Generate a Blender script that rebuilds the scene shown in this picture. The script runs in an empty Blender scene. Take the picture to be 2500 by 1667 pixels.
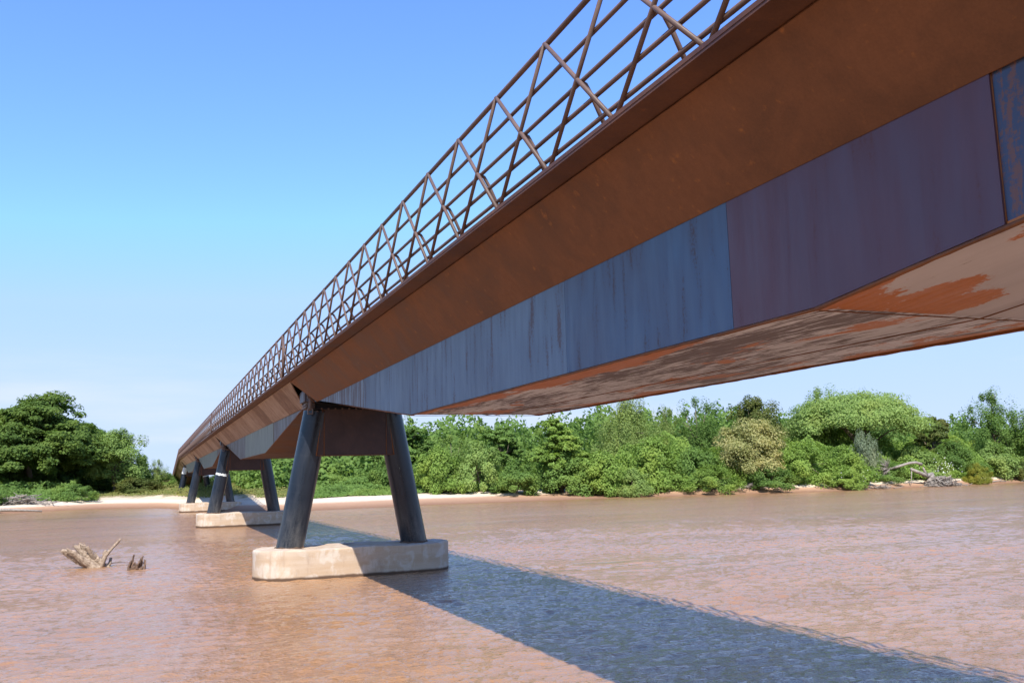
import bpy, math, random
import numpy as np
from mathutils import Vector, Matrix
scene = bpy.context.scene
C = scene.collection
# ------------------------------------------------------------------ camera
YAW, PITCH, ROLL = 0.37961, 0.14496, 0.02648
cam_d = bpy.data.cameras.new('camera'); cam = bpy.data.objects.new('camera', cam_d); C.objects.link(cam)
cy, sy, cp, sp, cr, sr = math.cos(YAW), math.sin(YAW), math.cos(PITCH), math.sin(PITCH), math.cos(ROLL), math.sin(ROLL)
fwd = Vector((sy*cp, cy*cp, sp)); right = Vector((cy, -sy, 0)); up = Vector((-sp*sy, -sp*cy, cp))
cx_ = right*cr - up*sr; cu_ = right*sr + up*cr
m = Matrix((cx_, cu_, -fwd)).transposed().to_4x4(); m.translation = Vector((-6.248, -30, 2.997))
cam.matrix_world = m
cam_d.sensor_width = 36; cam_d.lens = 2226.4/2500*36; cam_d.clip_start = .1; cam_d.clip_end = 5000
scene.camera = cam
# ------------------------------------------------------------------ light
SUN = Vector((-.394, -.80, 1)).normalized()
elev = math.asin(SUN.z); azim = math.atan2(SUN.x, SUN.y)
w = bpy.data.worlds.new('World'); scene.world = w; w.use_nodes = True
nt = w.node_tree; N = nt.nodes; L = nt.links
bg = N['Background']
sky = N.new('ShaderNodeTexSky'); sky.sky_type = 'NISHITA'; sky.sun_disc = False
sky.sun_elevation = elev; sky.sun_rotation = azim; sky.air_density = 1.0; sky.dust_density = .6; sky.ozone_density = 2.6
tc = N.new('ShaderNodeTexCoord'); sx = N.new('ShaderNodeSeparateXYZ'); L.new(tc.outputs['Generated'], sx.inputs[0])
mp = N.new('ShaderNodeMapping'); mp.inputs['Scale'].default_value = (1.2, 1.2, 9); L.new(tc.outputs['Generated'], mp.inputs[0])
cn = N.new('ShaderNodeTexNoise'); cn.inputs['Scale'].default_value = 1.7; cn.inputs['Detail'].default_value = 9; cn.inputs['Roughness'].default_value = .55
L.new(mp.outputs[0], cn.inputs['Vector'])
crp = N.new('ShaderNodeValToRGB'); crp.color_ramp.elements[0].position = .44; crp.color_ramp.elements[1].position = .68
L.new(cn.outputs['Fac'], crp.inputs[0])
el = N.new('ShaderNodeMapRange'); el.inputs['From Min'].default_value = .15; el.inputs['From Max'].default_value = .04
L.new(sx.outputs['Z'], el.inputs['Value'])
mul = N.new('ShaderNodeMath'); mul.operation = 'MULTIPLY'; L.new(crp.outputs[0], mul.inputs[0]); L.new(el.outputs[0], mul.inputs[1])
el2 = N.new('ShaderNodeMapRange'); el2.inputs['From Min'].default_value = .17; el2.inputs['From Max'].default_value = .02; el2.inputs['To Max'].default_value = .85
L.new(sx.outputs['Z'], el2.inputs['Value'])
mxc = N.new('ShaderNodeMixRGB'); mxc.inputs['Color2'].default_value = (3.6, 4.35, 5.7, 1)
L.new(el2.outputs[0], mxc.inputs['Fac']); tn = N.new('ShaderNodeMixRGB'); tn.blend_type = 'MULTIPLY'; tn.inputs[0].default_value = 1; tn.inputs[2].default_value = (.96, 1.24, 1.98, 1); L.new(sky.outputs[0], tn.inputs[1]); cap = N.new('ShaderNodeMixRGB'); cap.blend_type = 'DARKEN'; cap.inputs[0].default_value = 1; cap.inputs[2].default_value = (2.6, 3.95, 6.6, 1); L.new(tn.outputs[0], cap.inputs[1]); L.new(cap.outputs[0], mxc.inputs['Color1']); cl = N.new('ShaderNodeMixRGB'); cl.inputs['Color2'].default_value = (4.7, 4.95, 5.4, 1); L.new(mul.outputs[0], cl.inputs['Fac']); L.new(mxc.outputs[0], cl.inputs['Color1']); L.new(cl.outputs[0], bg.inputs['Color'])
bg.inputs['Strength'].default_value = .125
sun_d = bpy.data.lights.new('sun', 'SUN'); sun_d.energy = 5.0; sun_d.angle = math.radians(.5); sun_d.color = (1, .955, .89)
sun = bpy.data.objects.new('sun', sun_d); C.objects.link(sun); sun.location = (-20, -40, 60)
sun.rotation_euler = (-SUN).to_track_quat('-Z', 'Y').to_euler()
scene.view_settings.view_transform = 'Standard'; scene.view_settings.look = 'None'
scene.view_settings.exposure = .6; scene.view_settings.gamma = 1
scene.cycles.max_bounces = 8; scene.cycles.transparent_max_bounces = 8

# ------------------------------------------------------------------ helpers
def tag(o, label=None, cat=None, group=None, kind=None):
    if label: o['label'] = label
    if cat: o['category'] = cat
    if group: o['group'] = group
    if kind: o['kind'] = kind
    return o
def empty(name, loc=(0,0,0), rot=(0,0,0)):
    o = bpy.data.objects.new(name, None); C.objects.link(o); o.location = loc; o.rotation_euler = rot; o.empty_display_size = .3
    return o
class MB:
    def __init__(s): s.v = []; s.f = []
    def add(s, vs, fs):
        n = len(s.v); s.v += [tuple(v) for v in vs]; s.f += [tuple(i+n for i in f) for f in fs]
    def box(s, a, b):
        x0,y0,z0 = a; x1,y1,z1 = b
        s.hexa([(x0,y0,z0),(x1,y0,z0),(x1,y1,z0),(x0,y1,z0),(x0,y0,z1),(x1,y0,z1),(x1,y1,z1),(x0,y1,z1)])
    def hexa(s, v): s.add(v, [(3,2,1,0),(4,5,6,7),(0,1,5,4),(1,2,6,5),(2,3,7,6),(3,0,4,7)])
    def slab(s, quad, t):                      # quad polygon given a thickness along its normal, outward face = quad
        q = [Vector(p) for p in quad]; n = (q[1]-q[0]).cross(q[2]-q[0]).normalized(); k = len(q)
        vs = q + [p-n*t for p in q]
        fs = [tuple(range(k)), tuple(range(2*k-1, k-1, -1))] + [(i, i+k, (i+1)%k+k, (i+1)%k) for i in range(k)]
        s.add(vs, fs)
    def tube(s, pts, rads, n=8, cap=True):
        pts = [Vector(p) for p in pts]
        if not hasattr(rads, '__len__'): rads = [rads]*len(pts)
        rings = []; u0 = None
        for i, p in enumerate(pts):
            d = (pts[min(i+1,len(pts)-1)] - pts[max(i-1,0)]).normalized()
            u = d.cross(Vector((0,0,1)) if abs(d.z) < .95 else Vector((1,0,0))) if u0 is None else (u0 - d*u0.dot(d))
            u.normalize(); u0 = u; v = d.cross(u)
            rings.append([p + (u*math.cos(2*math.pi*k/n) + v*math.sin(2*math.pi*k/n))*rads[i] for k in range(n)])
        vs = [q for r in rings for q in r]; fs = []
        for i in range(len(rings)-1):
            for k in range(n):
                a = i*n+k; b = i*n+(k+1)%n; fs.append((a, b, b+n, a+n))
        if cap: fs += [tuple(range(n-1,-1,-1)), tuple(range((len(rings)-1)*n, len(rings)*n))]
        s.add(vs, fs)
    def mesh(s, name, mats, smooth=False):
        me = bpy.data.meshes.new(name); me.from_pydata([tuple(v) for v in s.v], [], s.f)
        for mt in (mats if isinstance(mats, (list,tuple)) else [mats]): me.materials.append(mt)
        if smooth: me.polygons.foreach_set('use_smooth', [True]*len(me.polygons))
        me.update(); return me
    def build(s, name, mat, parent=None, smooth=False):
        return link(name, s.mesh(name, mat, smooth), parent)
def link(name, me, parent=None, loc=None, rot=None):
    o = bpy.data.objects.new(name, me); C.objects.link(o)
    if parent is not None: o.parent = parent
    if loc: o.location = loc
    if rot: o.rotation_euler = rot
    return o
def bevel(o, wd, seg=2):
    b = o.modifiers.new('bevel', 'BEVEL'); b.width = wd; b.segments = seg; b.limit_method = 'ANGLE'; return o

# ------------------------------------------------------------------ materials
class NT:
    def __init__(s, name):
        s.m = bpy.data.materials.new(name); s.m.use_nodes = True; s.t = s.m.node_tree; s.n = s.t.nodes; s.b = s.n['Principled BSDF']
        s.tc = s.n.new('ShaderNodeTexCoord')
    def ln(s, a, b): s.t.links.new(a, b)
    def map(s, scale=(1,1,1), loc=(0,0,0), coord='Object'):
        k = s.n.new('ShaderNodeMapping'); k.inputs['Scale'].default_value = scale; k.inputs['Location'].default_value = loc
        s.ln(s.tc.outputs[coord], k.inputs[0]); return k.outputs[0]
    def noise(s, vec, scale, detail=5, rough=.55, dist=0):
        k = s.n.new('ShaderNodeTexNoise'); k.inputs['Scale'].default_value = scale; k.inputs['Detail'].default_value = detail
        k.inputs['Roughness'].default_value = rough; k.inputs['Distortion'].default_value = dist; s.ln(vec, k.inputs['Vector']); return k.outputs['Fac']
    def ramp(s, fac, stops, interp='LINEAR'):
        k = s.n.new('ShaderNodeValToRGB'); k.color_ramp.interpolation = interp; e = k.color_ramp.elements
        while len(e) < len(stops): e.new(.5)
        for i, (p, c) in enumerate(stops):
            e[i].position = p; e[i].color = (c, c, c, 1) if isinstance(c, (int, float)) else (*c, 1)
        s.ln(fac, k.inputs[0]); return k.outputs[0]
    def mix(s, fac, a, b, mode='MIX'):
        k = s.n.new('ShaderNodeMixRGB'); k.blend_type = mode
        for i, v in zip((0, 1, 2), (fac, a, b)):
            if isinstance(v, (int, float)): k.inputs[i].default_value = v if i == 0 else (v, v, v, 1)
            elif isinstance(v, tuple): k.inputs[i].default_value = (*v, 1)
            else: s.ln(v, k.inputs[i])
        return k.outputs[0]
    def math(s, op, a, b=0., clamp=False):
        k = s.n.new('ShaderNodeMath'); k.operation = op; k.use_clamp = clamp
        for i, v in enumerate((a, b)):
            if isinstance(v, (int, float)): k.inputs[i].default_value = v
            else: s.ln(v, k.inputs[i])
        return k.outputs[0]
    def xyz(s, coord='Object'):
        k = s.n.new('ShaderNodeSeparateXYZ'); s.ln(s.tc.outputs[coord], k.inputs[0]); return k.outputs
    def bump(s, h, strength=.3, dist=.02):
        k = s.n.new('ShaderNodeBump'); k.inputs['Strength'].default_value = strength; k.inputs['Distance'].default_value = dist
        s.ln(h, k.inputs['Height']); s.ln(k.outputs[0], s.b.inputs['Normal']); return k
    def fin(s, col=None, rough=.6, spec=.5, metal=0):
        if col is not None:
            if isinstance(col, tuple): s.b.inputs['Base Color'].default_value = (*col, 1)
            else: s.ln(col, s.b.inputs['Base Color'])
        if isinstance(rough, (int, float)): s.b.inputs['Roughness'].default_value = rough
        else: s.ln(rough, s.b.inputs['Roughness'])
        s.b.inputs['Specular IOR Level'].default_value = spec; s.b.inputs['Metallic'].default_value = metal
        return s.m

def corten(name, dark, mid, orange, rough=.62, patch=.62):
    k = NT(name); v = k.map(); st = k.map((1.2, 1.2, .35))
    n1 = k.noise(v, .9, 8, .62, .4); n2 = k.noise(v, 7, 6, .6); n3 = k.noise(st, 9, 4, .6); n4 = k.noise(v, 45, 3, .7)
    c = k.ramp(n1, [(.38, dark), (.58, mid)]); c = k.mix(k.ramp(n2, [(patch, 0.), (patch+.16, .75)]), c, orange)
    c = k.mix(k.ramp(n3, [(.42, 0.), (.75, .35)]), c, dark); c = k.mix(.35, c, k.ramp(n4, [(.2, .35), (.8, 1.)]), 'MULTIPLY')
    k.bump(n2, .25, .01); return k.fin(c, k.ramp(n1, [(.3, rough-.1), (.7, rough+.15)]), .35)
M = {}
M['fascia'] = corten('corten_fascia', (.125,.050,.021), (.205,.083,.033), (.40,.15,.035))
M['flange'] = corten('corten_flange', (.085,.038,.024), (.14,.062,.036), (.26,.10,.04))
M['weld'] = corten('weld_rust', (.13,.055,.025), (.24,.09,.03), (.38,.15,.04))
M['bar'] = corten('corten_tube', (.095,.058,.045), (.165,.105,.085), (.22,.12,.07), .5)
M['plate'] = corten('corten_plate', (.045,.028,.026), (.080,.048,.042), (.17,.07,.033))
def striped_fascia():
    k = NT('corten_streaked'); o = k.xyz()
    n0 = k.noise(k.map((.25, .42, .25)), 1.1, 2, .4); fine = k.noise(k.map((1.2, 14, 1.2)), 1.0, 5, .7); pt = k.noise(k.map(), 3.0, 7, .65)
    blk = k.n.new('ShaderNodeTexWhiteNoise'); blk.noise_dimensions = '1D'; k.ln(k.math('FLOOR', k.math('MULTIPLY', o[1], .42)), blk.inputs['W'])
    s_ = k.math('ADD', k.math('MULTIPLY', blk.outputs['Value'], .22), k.math('MULTIPLY', fine, .76))
    s_ = k.math('ADD', k.math('MULTIPLY', s_, .7), k.math('MULTIPLY', pt, .35))
    c = k.ramp(s_, [(.34, (.11,.055,.032)), (.47, (.19,.108,.07)), (.60, (.36,.26,.19))])
    k.bump(fine, .2, .01); return k.fin(c, .6, .35)
M['fascia_streaked'] = striped_fascia()
def web(name, base, alt, rust, amount=.55, rough=.42):
    k = NT(name); st = k.map((3.2, 3.2, .45)); v = k.map()
    s1 = k.noise(st, 1.6, 7, .65, .3); s2 = k.noise(k.map((9, 9, 1.1)), 1.3, 5, .7, .5); p = k.noise(v, .55, 4, .5); g = k.noise(v, 30, 4, .7)
    c = k.mix(k.ramp(p, [(.35, 0.), (.65, 1.)]), base, alt)
    c = k.mix(k.ramp(s2, [(.4, 0.), (.7, .35)]), c, alt)
    a = k.math('ADD', k.math('MULTIPLY', s1, .7), k.math('MULTIPLY', g, .3))
    c = k.mix(k.ramp(a, [(amount, 0.), (amount+.05, .85)]), c, rust)
    k.bump(g, .12, .004); return k.fin(c, k.ramp(s1, [(.3, rough-.06), (.7, rough+.18)]), .5)
M['web_blue'] = web('web_blue', (.050,.110,.205), (.060,.085,.14), (.055,.045,.055), .56)
M['web_pale'] = web('web_pale_blue', (.10,.165,.245), (.075,.12,.185), (.08,.055,.06), .56)
M['web_end'] = web('web_end_patched', (.14,.19,.25), (.105,.145,.20), (.075,.045,.045), .465)
M['web_purple'] = web('web_purple', (.100,.050,.068), (.075,.046,.070), (.085,.036,.042), .58)
M['web_deep'] = web('web_deep_blue', (.03,.075,.16), (.05,.055,.09), (.16,.075,.05), .50)
M['web_green'] = web('web_grey_green', (.20,.235,.20), (.16,.19,.17), (.10,.10,.08), .60)
M['web_dark'] = web('web_dark_violet', (.11,.105,.125), (.15,.16,.17), (.08,.055,.05), .5)
def soffit(name, thr, pale, dthr, ocol=(.55,.17,.018), patch=None):
    k = NT(name); o = k.xyz()
    e = k.map((1, .30, 1)); big = k.noise(e, 1.15, 7, .62, .35); fine = k.noise(k.map((14, 1.3, 6)), 1.2, 6, .72, .2); gr = k.noise(k.map(), 26, 5, .7)
    c = k.mix(k.ramp(k.noise(e, .8, 4, .5), [(.35, 0.), (.7, 1.)]), pale, tuple(x*.72 for x in pale))
    d = k.math('ADD', k.math('MULTIPLY', fine, .6), k.math('MULTIPLY', k.noise(k.map((1.1, .22, 1), (3, 1, 0)), 1.3, 5, .6), .5))
    c = k.mix(k.ramp(d, [(dthr, 0.), (dthr+.035, .92)]), c, (.060,.028,.018))
    r = k.math('ADD', big, k.math('MULTIPLY', k.math('SUBTRACT', gr, .5), .12))
    r = k.math('ADD', r, k.math('MULTIPLY', k.math('POWER', k.math('ABSOLUTE', k.math('DIVIDE', o[0], 1.39)), 6.), .17))
    if patch:
        e2 = k.math('ADD', k.math('POWER', k.math('DIVIDE', k.math('SUBTRACT', o[0], patch[0]), patch[2]), 2.), k.math('POWER', k.math('DIVIDE', k.math('SUBTRACT', o[1], patch[1]), patch[3]), 2.))
        r = k.math('ADD', r, k.math('MULTIPLY', k.math('SUBTRACT', 1., e2, True), .27))
    c = k.mix(k.ramp(r, [(thr, 0.), (thr+.02, 1.)]), c, k.mix(gr, ocol, tuple(x*.55 for x in ocol)))
    k.bump(k.math('ADD', fine, big), .25, .01); return k.fin(c, k.ramp(fine, [(.3, .38), (.7, .62)]), .5)
M['soffit_flat'] = soffit('soffit_streaked', .555, (.62,.64,.70), .522)
M['soffit_slope'] = soffit('soffit_sloped', .655, (.56,.54,.58), .64, patch=(-.6, 12.0, 1.0, .85))
M['soffit_rust'] = corten('soffit_rust', (.09,.040,.022), (.15,.066,.032), (.28,.11,.036))
def leg_mat():
    k = NT('black_pipe'); o = k.xyz('Object'); v = k.map(); n1 = k.noise(k.map((3, 3, .6)), 2.2, 6, .65); n2 = k.noise(v, 30, 4, .7)
    lo = k.n.new('ShaderNodeMapRange'); lo.inputs['From Min'].default_value = 1.6; lo.inputs['From Max'].default_value = .1; k.ln(o[2], lo.inputs['Value'])
    dirt = k.math('MULTIPLY', k.ramp(k.math('ADD', k.math('MULTIPLY', n1, .6), k.math('MULTIPLY', n2, .4)), [(.4, 0.), (.66, 1.)]), k.math('ADD', k.math('MULTIPLY', lo.outputs[0], .30), .02))
    rings = k.noise(k.map((.3, .3, 9)), 1., 3, .6)
    c = k.mix(k.ramp(n1, [(.3, 0.), (.7, 1.)]), (.005,.008,.014), (.010,.014,.023))
    c = k.mix(k.ramp(rings, [(.56, 0.), (.7, .12)]), c, (.05,.055,.06)); c = k.mix(dirt, c, (.27,.25,.22))
    k.bump(n1, .1, .01); return k.fin(c, k.ramp(n1, [(.3, .26), (.7, .34)]), .45)
M['leg'] = leg_mat()
def concrete():
    k = NT('river_concrete'); o = k.xyz(); v = k.map(); st = k.map((2.2, 2.2, .5)); bd = k.map((.35, .35, 3))
    n1 = k.noise(st, 2.4, 7, .6); n2 = k.noise(bd, 1.2, 5, .6); n3 = k.noise(v, 35, 4, .7); n4 = k.noise(v, 1.8, 6, .6, .5)
    c = k.mix(k.ramp(n2, [(.38, 0.), (.62, 1.)]), (.47,.345,.235), (.53,.42,.32)); c = k.mix(k.ramp(n4, [(.5, 0.), (.62, .8)]), c, (.60,.53,.45))
    c = k.mix(k.ramp(k.math('ADD', n1, k.math('MULTIPLY', k.math('SUBTRACT', n4, .5), .5)), [(.54, 0.), (.72, .5)]), c, (.34,.24,.17))
    z = k.math('ADD', o[2], k.math('MULTIPLY', k.math('SUBTRACT', n4, .5), .10))
    c = k.mix(k.ramp(z, [(.06, 1.), (.115, 0.)]), c, (.11,.068,.045)); c = k.mix(.25, c, k.ramp(n3, [(.2, .5), (.8, 1.)]), 'MULTIPLY')
    k.bump(k.math('ADD', n3, k.math('MULTIPLY', n4, .6)), .35, .02); return k.fin(c, .85, .2)
M['concrete'] = concrete()
def water():
    k = NT('muddy_water'); o = k.xyz()
    a = k.noise(k.map((.75, 1.0, 1)), 5.0, 3, .55, .4); b = k.noise(k.map((.8, 1.2, 1), (7, 3, 0)), 13, 3, .6, .3); d = k.noise(k.map((.6, 1.0, 1)), .8, 2, .5)
    big = k.noise(k.map((.06, .16, 1), (2, 9, 0)), 1., 4, .6)
    amp = k.ramp(big, [(.36, .55), (.56, 1.)])
    def blob(cx, cy, rx, ry):
        e = k.math('ADD', k.math('POWER', k.math('DIVIDE', k.math('SUBTRACT', o[0], cx), rx), 2.), k.math('POWER', k.math('DIVIDE', k.math('SUBTRACT', o[1], cy), ry), 2.))
        return k.math('SUBTRACT', 1., e, True)
    calm = k.math('MULTIPLY', blob(8.7, -2.3, 7., 3.), k.ramp(k.noise(k.map((.5, 2.2, 1)), .9, 5, .6), [(.42, 0.), (.58, .85)]))
    amp = k.math('MULTIPLY', amp, k.math('SUBTRACT', 1., calm))
    sh = k.n.new('ShaderNodeMapRange'); sh.inputs['From Min'].default_value = 55; sh.inputs['From Max'].default_value = 66; sh.inputs['To Min'].default_value = 1.; sh.inputs['To Max'].default_value = .3
    k.ln(k.math('ADD', o[1], k.math('MULTIPLY', k.math('SUBTRACT', big, .5), 18.)), sh.inputs['Value'])
    amp = k.math('MULTIPLY', amp, sh.outputs[0])
    h = k.math('ADD', k.math('MULTIPLY', a, .42), k.math('ADD', k.math('MULTIPLY', b, .36), k.math('MULTIPLY', d, .15)))
    fr = k.n.new('ShaderNodeMapRange'); fr.inputs['From Min'].default_value = 6; fr.inputs['From Max'].default_value = 34; k.ln(o[1], fr.inputs['Value'])
    c1 = k.noise(k.map((.8, 1.0, 1), (11, 5, 0)), 1.9, 4, .6, .5); c2 = k.noise(k.map((.9, 1.1, 1), (1, 15, 0)), 6.0, 3, .65, .3)
    h = k.math('ADD', h, k.math('MULTIPLY', fr.outputs[0], k.math('ADD', k.math('MULTIPLY', c1, .7), k.math('MULTIPLY', c2, 1.0))))
    h = k.math('MULTIPLY', h, amp)
    c = k.mix(k.ramp(k.noise(k.map((.06, .2, 1)), 1.3, 6, .6), [(.35, 0.), (.65, 1.)]), (.290,.156,.076), (.345,.192,.100))
    k.bump(h, 1.0, .12)
    k.b.inputs['IOR'].default_value = 1.42
    return k.fin(c, k.math('ADD', .05, k.math('MULTIPLY', fr.outputs[0], .10)), .5)

M['water'] = water()
def ground():
    k = NT('bank_ground'); o = k.xyz(); v = k.map(); n1 = k.noise(v, .35, 7, .6); n2 = k.noise(v, 3, 6, .65); n3 = k.noise(k.map((.5, 4, 1)), 1.2, 4, .6)
    z = k.math('ADD', o[2], k.math('MULTIPLY', k.math('SUBTRACT', n2, .5), .22))
    c = k.ramp(z, [(.0, (.20,.11,.065)), (.50, (.42,.255,.16)), (.64, (.60,.49,.37)), (.95, (.62,.53,.41)), (1., (.55,.45,.33))])
    c = k.mix(k.ramp(n3, [(.5, 0.), (.7, .35)]), c, (.42,.29,.20))
    zz = k.math('ADD', o[2], k.math('MULTIPLY', k.math('SUBTRACT', n1, .5), 1.6))
    k.ln(k.math('MULTIPLY', z, .8), k.n[-1].inputs[0]) if False else None
    c = k.mix(k.ramp(k.math('MULTIPLY', zz, .5), [(.60, 0.), (.72, 1.)]), c, k.mix(k.ramp(n2, [(.4, 0.), (.62, 1.)]), (.16,.17,.06), (.36,.27,.17)))
    k.bump(n2, .6, .08); return k.fin(c, .95, .1)
M['ground'] = ground()
def leaf(name, c1, c2, trans=.48):
    c1 = tuple(x*1.15 for x in c1); c2 = tuple(x*1.15 for x in c2); k = NT(name); gi = k.n.new('ShaderNodeNewGeometry'); oi = k.n.new('ShaderNodeObjectInfo')
    big = k.noise(k.map(), .5, 3, .5)
    f = k.math('ADD', k.math('MULTIPLY', gi.outputs['Random Per Island'], .55), k.math('MULTIPLY', big, .45))
    c = k.mix(k.ramp(f, [(.2, 0.), (.8, 1.)]), c1, c2)
    c = k.mix(k.math('MULTIPLY', oi.outputs['Random'], .25), c, tuple(x*1.35 for x in c2))
    sp = k.noise(k.map(loc=(4, 2, 0)), .23, 4, .6); c = k.mix(k.ramp(sp, [(.52, 0.), (.62, .55)]), c, (c2[0]*1.10, c2[1]*.98, c2[2]*.8)); c = k.mix(k.ramp(sp, [(.36, .5), (.46, 0.)]), c, tuple(x*.8 for x in c1))
    k.fin(c, .65, .15)
    tr = k.n.new('ShaderNodeBsdfTranslucent'); ms = k.n.new('ShaderNodeMixShader'); ms.inputs[0].default_value = trans
    k.ln(k.mix(1., c, (1., 1., .55), 'MULTIPLY'), tr.inputs[0]); k.ln(k.b.outputs[0], ms.inputs[1]); k.ln(tr.outputs[0], ms.inputs[2])
    k.ln(ms.outputs[0], k.n['Material Output'].inputs[0]); return k.m
LM = {
 'dark': leaf('leaf_dark', (.055,.105,.024), (.135,.205,.048)), 'mid': leaf('leaf_mid', (.080,.150,.034), (.170,.270,.070)),
 'bright': leaf('leaf_bright', (.125,.212,.038), (.245,.355,.085)), 'light': leaf('leaf_light', (.145,.235,.058), (.265,.36,.115)),
 'pale': leaf('leaf_pale', (.16,.235,.065), (.28,.35,.115)), 'cream': leaf('leaf_cream', (.17,.21,.06), (.43,.40,.19)),
 'olive': leaf('leaf_olive', (.07,.12,.03), (.15,.16,.05)), 'grey': leaf('leaf_grey', (.15,.20,.12), (.25,.30,.21)),
 'yellow': leaf('leaf_yellow', (.16,.20,.03), (.28,.28,.05)), 'grass': leaf('grass_blade', (.12,.17,.04), (.24,.24,.09)),
}
def simple(name, c1, c2, sc=4, rough=.8, spec=.2, st=(1,1,1)):
    k = NT(name); n = k.noise(k.map(st), sc, 6, .65); k.bump(n, .5, .03); return k.fin(k.ramp(n, [(.3, c1), (.7, c2)]), rough, spec)
M['bark'] = simple('bark', (.10,.075,.055), (.20,.16,.12))
M['deadwood'] = simple('dead_wood', (.13,.085,.055), (.46,.36,.27), 5, .9, .1, (2.5, 2.5, 2.5))
M['darkwood'] = simple('wet_dark_wood', (.07,.045,.032), (.22,.14,.10), 9)
M['greywood'] = simple('grey_wood', (.13,.11,.095), (.38,.335,.29), 6)
M['white_paint'] = simple('white_paint', (.45,.48,.48), (.72,.74,.74), 12, .6)
M['petal'] = simple('white_petal', (.75,.75,.76), (.85,.85,.86), 3, .7)
M['black_gap'] = simple('black_steel', (.012,.011,.012), (.03,.026,.025), 5, .6)
M['bracket'] = simple('bracket_steel', (.10,.07,.06), (.19,.14,.12), 9, .5, .4)

# ------------------------------------------------------------------ setting: terrain, river
SH = [(-900,40),(-400,62),(-60,88),(-30,95),(-21,99),(-12,104),(-5,96),(-1,80),(3,66),(7,62),(22,66.5),(45,66.7),(56,62.8),(69,60.3),(91,62.4),(111,66.4),(300,90),(900,120)]
SX = np.array([a for a, b in SH], float); SY = np.array([b for a, b in SH], float)
def vnoise(x, y, s, seed=0):
    x = x/s; y = y/s; xi = np.floor(x).astype(int); yi = np.floor(y).astype(int); fx = x-xi; fy = y-yi
    h = lambda a, b: ((np.sin(a*127.1+b*311.7+seed*74.7)*43758.5453) % 1.0)
    fx = fx*fx*(3-2*fx); fy = fy*fy*(3-2*fy)
    return (h(xi,yi)*(1-fx)+h(xi+1,yi)*fx)*(1-fy)+(h(xi,yi+1)*(1-fx)+h(xi+1,yi+1)*fx)*fy
def shore(x): return np.interp(x, SX, SY)
def gz(x, y):
    x = np.asarray(x, float); y = np.asarray(y, float)
    sh = shore(x) + (vnoise(x, y*0, 3.1)-.5)*.9
    d = y - sh
    steep = np.clip((x-46)/14, 0, 1); steepL = np.clip((-13-x)/6, 0, 1)*np.clip((x+60)/20, 0, 1); st = np.maximum(steep, steepL*.8)
    beach = np.interp(d, [-60,-8,0,4,14,24,45,90,400], [-3,-.6,0,.42,1.28,1.5,1.8,2.1,2.4])
    bank = np.interp(d, [-60,-8,0,1.2,2.6,6,20,90,400], [-3,-.7,0,.22,.85,1.15,1.6,2.1,2.5])
    z = beach*(1-st)+bank*st
    z = z + np.where(d > .5, (vnoise(x, y, 2.3, 1)-.5)*.16*np.clip(d/6, 0, 1), 0) + np.where(d > 14, (vnoise(x, y, 9, 2)-.4)*.5, 0)
    e = np.clip(1-np.abs(x-0)/13, 0, 1)*np.clip((y-124)/16, 0, 1); z = z + 1.7*np.minimum(e*1.6, 1)
    near = np.interp(-y, [36, 46, 60, 200], [0, 0, 2.0, 3.2]); 
    return np.where(y < -46, np.maximum(-2+near*2.2, -3), z)
def terrain():
    xs = np.concatenate([np.linspace(-2500,-140,12), np.arange(-120,-40,4), np.arange(-40,130,1.1), np.arange(131,260,5), np.linspace(280,2500,12)])
    ys = np.concatenate([np.linspace(-2000,-110,8), np.arange(-90,40,5), np.arange(40,56,2), np.arange(56,128,.8), np.arange(128,180,2), np.arange(185,400,15), np.linspace(420,3000,12)])
    X, Y = np.meshgrid(xs, ys); Z = gz(X, Y); nx = len(xs)
    v = np.stack([X.ravel(), Y.ravel(), Z.ravel()], 1)
    i = (np.arange(len(ys)-1)[:,None]*nx + np.arange(nx-1)[None,:]).ravel()
    me = np_mesh('ground', v, np.stack([i, i+1, i+nx+1, i+nx], 1), M['ground'], True); return link('ground', me)
def np_mesh(name, v, f, mat, smooth=False):
    me = bpy.data.meshes.new(name); n = len(f); k = f.shape[1]
    me.vertices.add(len(v)); me.vertices.foreach_set('co', np.ascontiguousarray(v, dtype=np.float32).ravel())
    me.loops.add(n*k); me.loops.foreach_set('vertex_index', np.ascontiguousarray(f, dtype=np.int32).ravel())
    me.polygons.add(n); me.polygons.foreach_set('loop_start', np.arange(0, n*k, k, dtype=np.int32)); me.polygons.foreach_set('loop_total', np.full(n, k, dtype=np.int32))
    if smooth: me.polygons.foreach_set('use_smooth', np.ones(n, dtype=bool))
    me.materials.append(mat); me.update(calc_edges=True); return me
tag(terrain(), kind='structure')
def grade(lo, hi, f0, f1, step, grow, cap):
    mid = list(np.arange(f0, f1, step)); up = []; x = mid[-1]; d = step
    while x < hi: d = min(d*grow, cap) if x < f1+90 else d*1.6; x += d; up.append(x)
    dn = []; x = f0; d = step
    while x > lo: d = min(d*grow, cap) if x > f0-60 else d*1.6; x -= d; dn.append(x)
    return np.array(dn[::-1]+mid+up)
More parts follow.
